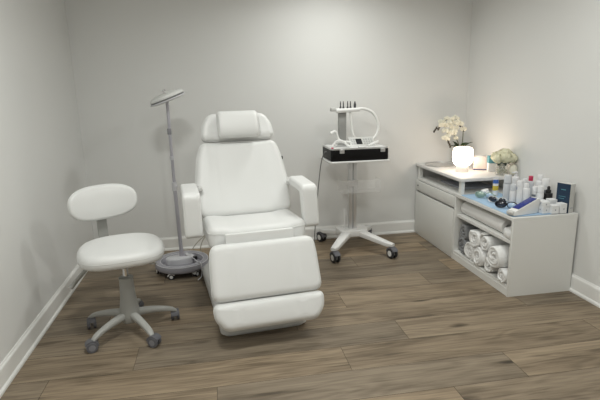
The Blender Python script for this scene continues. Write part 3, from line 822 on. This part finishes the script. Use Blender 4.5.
# orchid
orch = thing('potted_orchid', 'potted white orchid with arching sprays and dark leaves behind the glowing lamp', 'orchid', (2.392, 4.41, TZ), 0)
b = newbm(); lathe(b, [(.03, 0), (.055, 0), (.068, .06), (.074, .115), (.078, .12), (.070, .121), (.066, .10), (.02, .098)], 32); pot = link('pot', b, 'white_plastic', orch)
b = newbm(); lathe(b, [(.064, .096), (.066, .104), (.03, .112), (.01, .113)], 24); link('soil', b, 'bud', pot)
def leaf(L, W, az, rise, droop, fold=.25):
    b = newbm(); d = V((math.cos(az), math.sin(az), 0)); n = V((-d.y, d.x, 0)); rows = []
    for i in range(13):
        t = i / 12; p = V((0, 0, .105)) + d * (L * t * .85) + V((0, 0, L * (rise * t - droop * t * t)))
        w = W * math.sin(PI * min(1, (t * .93 + .05))) ** .7 * (1 - .2 * t)
        rows.append([p + n * (w * s) + V((0, 0, fold * abs(s) * w)) for s in (-1, -.5, 0, .5, 1)])
    th_ = V((0, 0, -.0025))
    top_ = [[b.verts.new(p) for p in r] for r in rows]; bot_ = [[b.verts.new(p + th_) for p in r] for r in rows]
    for A, flip in ((top_, 0), (bot_, 1)):
        for i in range(12):
            for j in range(4):
                f = (A[i][j], A[i][j + 1], A[i + 1][j + 1], A[i + 1][j]); b.faces.new(f[::-1] if flip else f)
    for i in range(12):
        for j in (0, 4): b.faces.new((top_[i][j], top_[i + 1][j], bot_[i + 1][j], bot_[i][j]))
    for i in (0, 12):
        for j in range(4): b.faces.new((top_[i][j], top_[i][j + 1], bot_[i][j + 1], bot_[i][j]))
    return b
for L, W, az, rise, droop in ((.13, .036, -2.6, 1.35, .65), (.13, .036, -.6, 1.6, .75), (.12, .034, 2.6, 1.3, .7), (.13, .036, -1.6, 1.5, .6), (.11, .033, .0, 1.7, .8), (.11, .033, 3.3, 1.9, .8)):
    link('leaf', leaf(L, W, az, rise, droop), 'leaf', orch)
spray1 = [(0, 0, .10), (.012, -.01, .22), (.005, -.02, .34), (-.05, -.03, .425), (-.13, -.04, .455), (-.21, -.05, .43), (-.275, -.05, .385), (-.30, -.05, .35)]
spray2 = [(-.01, -.01, .10), (-.03, -.02, .19), (-.07, -.03, .26), (-.12, -.04, .315), (-.165, -.05, .315), (-.18, -.055, .28), (-.165, -.06, .235), (-.145, -.06, .20)]
for sp_ in (spray1, spray2):
    b = newbm(); tube(b, sp_, lambda t: .0042 - .002 * t, 7); link('stem', b, 'stem', orch)
bp0 = newbm()
def blossom_mesh():
    b = newbm()
    def petal(az, L, W, z):
        rows = []
        d = V((math.cos(az), math.sin(az), 0)); n = V((-d.y, d.x, 0))
        for i in range(7):
            t = i / 6; w = W * math.sin(PI * (.06 + .88 * t)) ** .6
            p = d * (L * t + .003) + V((0, 0, z + .006 * math.sin(t * 3) - .006 * t * t))
            rows.append([p - n * w + V((0, 0, -.002)), p + V((0, 0, .002)), p + n * w + V((0, 0, -.002))])
        vs = [[b.verts.new(p) for p in r] for r in rows]
        for i in range(6):
            for j in range(2): b.faces.new((vs[i][j], vs[i][j + 1], vs[i + 1][j + 1], vs[i + 1][j]))
        vs2 = [[b.verts.new(p - V((0, 0, .0015))) for p in r] for r in rows]
        for i in range(6):
            for j in range(2): b.faces.new((vs2[i][j], vs2[i + 1][j], vs2[i + 1][j + 1], vs2[i][j + 1]))
    for a in (PI / 2, PI / 2 + 2.15, PI / 2 - 2.15): petal(a, .030, .012, 0)
    for a in (0.15, PI - .15): petal(a, .034, .020, .003)
    lathe(b, [(.001, .002), (.006, .004), (.007, .010), (.003, .016), (.001, .017)], 8)
    return b
bl0 = link('blossom', blossom_mesh(), 'petal', orch)
bpos = []
P1, P2 = smooth_path(spray1, 8), smooth_path(spray2, 8)
rnd = random.Random(4)
for idx in (23, 26, 29, 32, 35, 38, 41, 44, 46): bpos.append(P1[idx] + V((rnd.uniform(-.012, .012), rnd.uniform(-.035, .01), rnd.uniform(-.045, .028))))
for idx in (18, 22, 25, 28, 31, 34, 37, 40, 43): bpos.append(P2[idx] + V((rnd.uniform(-.02, .02), rnd.uniform(-.035, .01), rnd.uniform(-.025, .03))))
for t in ((-.10, -.06, .405), (-.15, -.06, .40), (-.19, -.06, .385), (-.08, -.05, .36), (-.13, -.06, .37), (-.05, -.05, .40), (.0, -.04, .345), (-.08, -.05, .45), (-.22, -.06, .42), (-.14, -.07, .45), (-.20, -.06, .34), (-.10, -.06, .33)): bpos.append(V(t))
for i, p in enumerate(bpos):
    o = bl0 if i == 0 else bl0.copy()
    if i: C.objects.link(o); o.parent = orch
    o.location = p; s = rnd.uniform(.68, .95); o.scale = (s, s, s)
    d = V((rnd.uniform(-.9, .1), -1, rnd.uniform(-.35, .5)))
    o.rotation_euler = d.to_track_quat('Z', 'Y').to_euler()
bd0 = None
for p in ((-.285, -.05, .368), (-.298, -.05, .352), (-.262, -.055, .372), (-.31, -.05, .335), (-.272, -.06, .355), (-.160, -.06, .222), (-.148, -.06, .202), (-.140, -.06, .182), (-.168, -.065, .24), (.02, -.02, .33), (-.03, -.03, .375)):
    if bd0 is None:
        b = newbm(); lathe(b, [(.001, -.014), (.006, -.010), (.010, .0), (.007, .010), (.001, .015)], 10); bd0 = link('bud', b, 'bud', orch); o = bd0
    else:
        o = bd0.copy(); C.objects.link(o); o.parent = orch
    o.location = p; o.rotation_euler = (rnd.uniform(-.6, .6), rnd.uniform(-.6, .6), 0)
# tissue box
def carton(name, size, mats, label, cat, loc, rz, group=None, bev=.0015):
    """box with one body mesh; returns it"""
    b = newbm(); box(b, (0, 0, size[2] / 2), size, bev, 1)
    o = link(name, b, mats, None, smooth=False); o.location = loc; o.rotation_euler = (0, 0, rz)
    return tag(o, label, cat, group) if label else o
tb = thing('tissue_box', 'blush white tissue box with a dark blue lower edge right behind the glowing lamp', 'tissue box', (2.405, 4.06, TZ), math.radians(-28))
b = newbm(); box(b, (0, 0, .062), (.115, .115, .112), .003, 2); link('carton', b, 'pink_card', tb)
b = newbm(); box(b, (0, 0, .0045), (.117, .117, .009), .001, 1); link('bottom_band', b, 'navy_edge', tb)
b = newbm(); pad(b, superellipse(.03, .012, 2, 24), .012, .003, 0, Matrix.Translation((0, 0, .112))); link('tissue', b, 'paper', tb)
wp = thing('wipes_pack', 'small teal and white carton between the tissue box and the flower vase', 'carton', (2.445, 3.925, TZ), math.radians(-15))
b = newbm(); box(b, (0, 0, .07), (.072, .05, .14), .002, 1); wb = link('carton', b, 'card_white', wp)
b = newbm(); box(b, (0, 0, .108), (.0735, .0515, .066), .001, 1); link('printed_band', b, 'teal', wp)
# flower vase
fv = thing('flower_vase', 'glass vase of cream hydrangeas at the near end of the raised tabletop', 'flower vase', (2.425, 3.735, TZ), 0)
b = newbm()
lathe(b, [(.02, 0), (.050, 0), (.058, .012), (.054, .05), (.050, .075), (.056, .098), (.060, .104), (.056, .104), (.047, .075), (.050, .05), (.053, .014), (.02, .008)], 36); vg = link('vase', b, 'glass', fv)
b = newbm(); rr = random.Random(2)
for i in range(70):
    a, r = rr.uniform(0, 2 * PI), .042 * math.sqrt(rr.random()); z = .016 + rr.random() * .032
    lathe(b, [(.001, -.006), (.006, -.004), (.008, 0), (.006, .004), (.001, .006)], 7, c=(r * math.cos(a), r * math.sin(a), z))
link('pebbles', b, 'pebble', fv)['kind'] = 'stuff'
for i in range(9):
    a = 2 * PI * i / 9
    b = newbm(); tube(b, [(.03 * math.cos(a), .03 * math.sin(a), .03), (.02 * math.cos(a + .6), .02 * math.sin(a + .6), .08), (.045 * math.cos(a + 1), .045 * math.sin(a + 1), .15)], .0035, 6); link('stem', b, 'stems_in_vase', fv)
for az in (3.6, 4.6, 5.6):
    b = leaf(.08, .022, az, .3, .5); bmesh.ops.translate(b, vec=(0, 0, .0), verts=b.verts); link('leaf', b, 'leaf', fv)
def floret_ball(R, n, seed, sq=.85):
    b = newbm(); rr = random.Random(seed)
    lathe(b, [(.001, -R * .7 * sq)] + [(R * .78 * math.cos(t), R * .78 * sq * math.sin(t)) for t in [-1.2 + 2.4 * i / 8 for i in range(9)]] + [(.001, R * .78 * sq)], 16)
    for i in range(n):
        z = 1 - 2 * (i + .5) / n; a = i * 2.39996
        d = V((math.sqrt(1 - z * z) * math.cos(a), math.sqrt(1 - z * z) * math.sin(a), z))
        p = V((d.x * R, d.y * R, d.z * R * sq)) * rr.uniform(.9, 1.04)
        q = (d + V((rr.uniform(-.35, .35), rr.uniform(-.35, .35), rr.uniform(-.35, .35)))).normalized()
        u = q.orthogonal().normalized(); v = q.cross(u); ph = rr.uniform(0, PI / 2)
        for k in range(4):
            a2 = ph + k * PI / 2; e = u * math.cos(a2) + v * math.sin(a2); f = u * -math.sin(a2) + v * math.cos(a2)
            s = R * .27
            pts = [p, p + e * s * .55 + f * s * .5 + q * s * .12, p + e * s * 1.05 + q * s * .05, p + e * s * .55 - f * s * .5 + q * s * .12]
            b.faces.new([b.verts.new(t) for t in pts])
    return b
for i, (x, y, z, R) in enumerate(((-.035, .025, .155, .052), (.02, .0, .178, .056), (-.01, -.055, .160, .052), (.045, -.05, .150, .048), (.04, .055, .150, .05), (-.055, -.02, .145, .042))):
    link('bloom', floret_ball(R, 130, 20 + i), 'hydrangea', fv, angle=180)
    bpy.data.objects[C.objects[-1].name].location = (x, y, z)
b = newbm(); lathe(b, [(.001, .028), (.020, .034), (.034, .055), (.036, .08), (.026, .105), (.008, .12), (.001, .122)], 20, c=(.065, -.06, -.022)); link('drooping_petal', b, 'petal', fv)

# ------------------------------------------------------------------ things on the blue cloth
ZT = .5905
b = newbm()
nx, ny = 22, 44
x0c, x1c, y0c, y1c = 2.012, 2.36, 2.925, 3.66
vs = []
for j in range(ny + 1):
    r = []
    for i in range(nx + 1):
        x = x0c + (x1c - x0c) * i / nx; y = y0c + (y1c - y0c) * j / ny
        wob = .008 * noise.noise((x * 6, y * 6, 3))
        z = .0018 + .0022 * (.5 + .5 * noise.noise((x * 22, y * 22, 1)))
        r.append(b.verts.new((x + wob, y + wob, z)))
    vs.append(r)
for j in range(ny):
    for i in range(nx): b.faces.new((vs[j][i], vs[j][i + 1], vs[j + 1][i + 1], vs[j + 1][i]))
o = link('work_cloth', b, 'blue', None); o.location = (0, 0, ZT); tag(o, 'pale blue disposable cloth spread over the low shelf unit', 'cloth')
ZC = ZT + .0045

def bottle(kind, R, Hh, loc, label, mat, cap='bottle_white', group='skin care bottles', print_=None, rz=0.0, pz=(.35, .62)):
    t = thing(kind, label, 'bottle' if kind != 'squeeze_tube' else 'tube', loc, rz, group)
    b = newbm()
    if kind == 'squeeze_tube':          # stands on its cap, flat crimp at the top
        rings = []
        for z, a, c in ((.03, R * .85, R * .85), (.035, R, R), (Hh * .4, R, R * .95), (Hh * .75, R, R * .6), (Hh * .95, R * 1.02, R * .16), (Hh, R * 1.02, R * .12)):
            rings.append([V((a * math.cos(2 * PI * i / 24), c * math.sin(2 * PI * i / 24), z)) for i in range(24)])
        ring_loft(b, rings); link('body', b, mat, t)
        b = newbm(); lathe(b, [(R * .5, 0), (R * .9, 0), (R * .92, .004), (R * .88, .03), (R * .4, .031)], 24); link('cap', b, cap, t)
    else:
        ch = {'bottle': .18, 'pump_bottle': .16, 'dropper_bottle': .30, 'airless_bottle': .28}[kind]
        hb = Hh * (1 - ch)
        lathe(b, [(R * .6, 0), (R * .95, 0), (R, .004), (R, hb * .90), (R * .92, hb * .95), (R * .55, hb * .985), (R * .42, hb), (R * .42, hb + .004)], 28); link('body', b, mat, t)
        b = newbm()
        if kind == 'bottle': lathe(b, [(R * .3, hb), (R * .62, hb), (R * .62, Hh - .004), (R * .55, Hh), (R * .1, Hh)], 24)
        elif kind == 'airless_bottle': lathe(b, [(R * .3, hb - .002), (R * .96, hb - .002), (R * .96, Hh - .006), (R * .84, Hh), (R * .1, Hh)], 24)
        elif kind == 'dropper_bottle': lathe(b, [(R * .3, hb), (R * .6, hb), (R * .58, hb + Hh * .12), (R * .36, hb + Hh * .14), (R * .34, Hh - .006), (R * .2, Hh), (R * .05, Hh)], 20)
        else:
            lathe(b, [(R * .3, hb), (R * .5, hb), (R * .5, hb + Hh * .06), (R * .15, hb + Hh * .065), (R * .15, Hh - .012), (R * .45, Hh - .012), (R * .45, Hh - .002), (R * .1, Hh)], 20)
            box(b, (-R * .6, 0, Hh - .007), (R * 1.2, R * .5, .009), .002, 1)
        link('cap', b, cap, t)
    if print_:
        b = newbm(); z0, z1 = Hh * pz[0], Hh * pz[1]; rings = []
        for z in (z0, z1):
            rings.append([V((R * 1.012 * math.cos(q), R * 1.012 * math.sin(q), z)) for q in [PI * .80 + PI * .62 * i / 14 for i in range(15)]])
        ring_loft(b, rings, False, False)
        bmesh.ops.solidify(b, geom=list(b.faces), thickness=.0004)
        link('label', b, print_, t)
    return t
BT = [('squeeze_tube', .021, .150, 2.262, 3.555, 'yellow and blue squeeze tube standing at the far end of the blue cloth', 'bottle_white', 'bottle_white', None),
      ('airless_bottle', .026, .205, 2.215, 3.325, 'tall pale grey bottle without print, first of the white bottles next to the squeeze tube', 'bottle_pale', 'bottle_pale', None),
      ('pump_bottle', .025, .215, 2.325, 3.385, 'white pump bottle standing behind the tall pale grey bottle', 'bottle_white', 'bottle_white', None),
      ('airless_bottle', .022, .150, 2.215, 3.245, 'short white bottle with a plain cap in front of the pump bottle', 'bottle_white', 'bottle_pale', None),
      ('airless_bottle', .022, .165, 2.290, 3.275, 'white bottle with a small blue print on its shoulder', 'bottle_white', 'bottle_white', 'label_blue'),
      ('bottle', .025, .165, 2.275, 3.175, 'round shouldered white bottle behind the blue faced device', 'bottle_white', 'bottle_white', None),
      ('bottle', .024, .190, 2.400, 3.305, 'pale bottle with a raspberry red cap', 'bottle_pale', 'red', None),
      ('airless_bottle', .018, .140, 2.345, 3.170, 'slim white bottle with a grey print in front of the red capped bottle', 'bottle_white', 'bottle_white', 'label_grey'),
      ('bottle', .027, .205, 2.440, 3.250, 'tallest white bottle by the wall to the right of the red cap', 'bottle_white', 'bottle_white', None),
      ('airless_bottle', .025, .190, 2.435, 3.175, 'white capped bottle by the wall nearest the black topped bottle', 'bottle_white', 'bottle_white', 'label_grey'),
      ('airless_bottle', .021, .155, 2.345, 3.105, 'white bottle with a plain cap behind the back row of small white cartons', 'bottle_white', 'bottle_white', None),
      ('bottle', .022, .175, 2.345, 3.300, 'plain white bottle between the blue printed bottle and the red capped bottle', 'bottle_white', 'bottle_white', None),
      ('squeeze_tube', .020, .150, 2.225, 3.180, 'white squeeze tube in front of the round shouldered bottle, behind the dark goggles', 'bottle_white', 'bottle_white', None),
      ('dropper_bottle', .028, .150, 2.410, 3.106, 'short bottle with a black top beside the stacked white boxes', 'black', 'black', None)]
for kind, R, Hh, x, y, lab, mat, cap, pr_ in BT:
    bottle(kind, R * 1.1, Hh * 1.06, (x, y, ZC), lab, mat, cap, print_=pr_, pz=(.62, .74) if pr_ == 'label_blue' else (.35, .6))
tube0 = [o for o in bpy.data.objects if o.get('label', '').startswith('yellow and blue')][0]
b = newbm()
R = .0233
for mi, (z0, z1) in enumerate(((.105, .135), (.045, .085))):
    rings = [[V((R * math.cos(2 * PI * i / 24), R * (1 - .0 * z) * (.95 if z < .1 else (.82 if z < .11 else .52)) * 1.02 * math.sin(2 * PI * i / 24), z)) for i in range(24)] for z in (z0, z1)]
    ring_loft(b, rings, True, False, mi)
link('printed_band', b, ['label_blue', 'yellow'], tube0)

# protective goggles
def goggles(label, loc, rz, frame_m, lens_m, tint2=None):
    t = thing('goggles', label, 'goggles', loc, rz, 'protective goggles'); t.scale = (1.15, 1.15, 1.15)
    b = newbm()
    for s in (-1, 1):
        pts = [(s * .036 + .031 * math.cos(a) * 1.05, -.004 * math.cos(a) * s, .026 + .021 * math.sin(a)) for a in [2 * PI * i / 28 for i in range(28)]]
        tube(b, pts, .0038, 8, False, closed=True)
    tube(b, [(-.008, 0, .030), (0, -.003, .034), (.008, 0, .030)], .0032, 8)
    link('rims', b, frame_m, t)
    for s in (-1, 1):
        b = newbm(); rings = []
        for q, dy in ((1, 0), (.75, -.006), (.4, -.010), (.08, -.012)):
            rings.append([V((s * .036 + .030 * q * math.cos(a), dy, .026 + .020 * q * math.sin(a))) for a in [2 * PI * i / 24 for i in range(24)]])
        ring_loft(b, rings, True, True); link('lens', b, (tint2 if (tint2 and s > 0) else lens_m), t)
        b = newbm(); tube(b, [(s * .067, .002, .03), (s * .071, .014, .030), (s * .04, .020 + .003 * s, .029), (-s * .02, .022 + .004 * s, .028)], .0035, 8); link('temple', b, frame_m, t)
    return t
goggles('clear greenish goggles near the squeeze tube on the blue cloth', (2.12, 3.47, ZC), math.radians(-55), 'lens_green', 'lens_green', 'lens_pale')
goggles('dark goggles with bluish lenses right behind the blue faced device', (2.095, 3.135, ZC), math.radians(-48), 'black', 'lens_dark', 'lens_pale')
goggles('dark goggles lying between the green goggles and the bluish goggles', (2.12, 3.29, ZC), math.radians(-62), 'alu', 'lens_dark')
# crumpled tissue
b = newbm(); bmesh.ops.create_icosphere(b, subdivisions=3, radius=.032)
for v in b.verts:
    v.co *= 1 + .45 * noise.noise(v.co * 55); v.co.z = max(v.co.z * .8 + .026, .001)
o = link('crumpled_tissue', b, 'paper', None, smooth=False); o.location = (2.20, 3.60, ZC); tag(o, 'crumpled white tissue beside the yellow and blue squeeze tube', 'tissue')
# wedge device
dv = thing('handheld_device', 'white wedge shaped device with a dark blue sloping face on the blue cloth', 'device', (2.03, 2.962, ZC), math.radians(12))
b = newbm()
so2 = round_poly([(-.018, .0), (.205, .0), (.222, .098), (.205, .108), (-.015, .030)], [.012, .012, .012, .010, .014], 4)
rings = []
for y, s in ((-.034, .96), (-.031, 1), (.031, 1), (.034, .96)):
    rings.append([V((.1 + (x - .1) * s, y, max(.0005, .045 + (z - .045) * s))) for x, z in so2])
ring_loft(b, rings); dbody = link('body', b, 'white_plastic', dv)
sl = math.atan2(.078, .22)
md = Matrix.Translation((.108, 0, .0725)) @ Matrix.Rotation(-sl, 4, 'Y')
b = newbm(); box(b, (0, 0, .0035), (.175, .058, .007), .003, 2, mtx=md); link('face_panel', b, 'navy_screen', dv)
b = newbm(); lathe(b, [(.004, -.030), (.016, -.028), (.018, 0), (.016, .028), (.004, .030)], 18, mtx=Matrix.Translation((-.012, 0, .0185)) @ Matrix.Rotation(PI / 2, 4, 'X')); link('roller', b, 'lightgrey_plastic', dv)
# small white cartons
WB = [(2.278, 2.968, 0, .06, .055, .052, .10, 'small white carton standing nearest the sloping device'),
      (2.338, 2.950, 0, .055, .06, .058, -.05, 'small white carton in the middle of the front row of boxes'),
      (2.395, 2.940, 0, .05, .055, .070, .04, 'small white carton nearest the navy box'),
      (2.312, 3.030, 0, .06, .055, .075, .15, 'small white carton in the back row nearest the bottles'),
      (2.380, 3.025, 0, .055, .055, .082, -.1, 'small white carton in the back row in front of the black topped bottle'),
      (2.280, 2.967, .0525, .055, .052, .03, -.15, 'flat white carton lying on top of the carton nearest the sloping device')]
for i, (x, y, dz_, sx_, sy_, sz_, rz, lab) in enumerate(WB):
    t = thing('small_carton', lab, 'carton', (x, y, (ZC if y > 2.99 or x < 2.34 else ZC) + dz_), rz, 'small white cartons')
    b = newbm(); box(b, (0, 0, sz_ / 2), (sx_, sy_, sz_), .0015, 1); link('carton', b, 'card_white', t, smooth=False)
    b = newbm(); box(b, (-.0, -sy_ / 2 - .0002, sz_ * .45), (.007, .0006, .012)); box(b, (-sx_ / 2 - .0002, .0, sz_ * .5), (.0006, .008, .012)); link('printed_mark', b, 'label_grey', t)
nb = thing('navy_carton', 'tall navy blue carton with a pale side at the near end of the shelf unit', 'carton', (2.448, 2.975, ZT), math.radians(20))
b = newbm(); box(b, (0, 0, .105), (.058, .10, .21), .0015, 1); link('carton', b, 'card_grey', nb, smooth=False)
b = newbm(); box(b, (-.0293, 0, .105), (.0012, .099, .209)); fpn = link('navy_face', b, 'navy', nb)
b = newbm()
box(b, (-.0301, .0, .165), (.0006, .034, .006)); box(b, (-.0301, .005, .115), (.0006, .05, .003)); box(b, (-.0301, .01, .100), (.0006, .04, .003))
link('printed_lines', b, 'teal', fpn)
b = newbm(); box(b, (.005, -.0503, .035), (.03, .0006, .006)); link('printed_mark', b, 'label_grey', nb)

# ------------------------------------------------------------------ light
def area(name, loc, size, power, col, rot=(0, 0, 0), shape='DISK', spread=PI):
    l = bpy.data.lights.new(name, 'AREA'); l.energy = power; l.color = col; l.shape = shape; l.size = size
    l.spread = spread
    o = bpy.data.objects.new(name, l); C.objects.link(o); o.location = loc; o.rotation_euler = rot
    return o
for x, y, p, sp in ((1.05, 3.80, 11, 152), (1.65, 2.3, 13, 175), (-.2, 2.0, 21, 178), (.6, .2, 23, 178)):
    area('downlight', (x, y, H - .012), .34, p, (.985, 1.0, .96), spread=math.radians(sp))
w = bpy.data.worlds.new('world'); scene.world = w; w.use_nodes = True
w.node_tree.nodes['Background'].inputs[0].default_value = (.9, .95, 1, 1); w.node_tree.nodes['Background'].inputs[1].default_value = .05

# ------------------------------------------------------------------ camera
f, pi_, ya, ro = 479.02, math.radians(13.126), math.radians(9.791), math.radians(-1.279)
F = V((math.sin(ya) * math.cos(pi_), math.cos(ya) * math.cos(pi_), -math.sin(pi_)))
Rr = V((math.cos(ya), -math.sin(ya), 0)); U = Rr.cross(F)
R2 = Rr * math.cos(ro) + U * math.sin(ro); U2 = -Rr * math.sin(ro) + U * math.cos(ro)
cd = bpy.data.cameras.new('camera'); cam = bpy.data.objects.new('camera', cd); C.objects.link(cam)
mt = Matrix((R2, U2, -F)).transposed().to_4x4(); mt.translation = V((0, 0, 1.5)); cam.matrix_world = mt
cd.sensor_fit = 'HORIZONTAL'; cd.sensor_width = 36; cd.lens = f / 600 * 36; cd.clip_start = .01
scene.camera = cam
scene.view_settings.view_transform = 'Standard'; scene.view_settings.look = 'None'
scene.view_settings.exposure = 0.0; scene.view_settings.gamma = 1.0
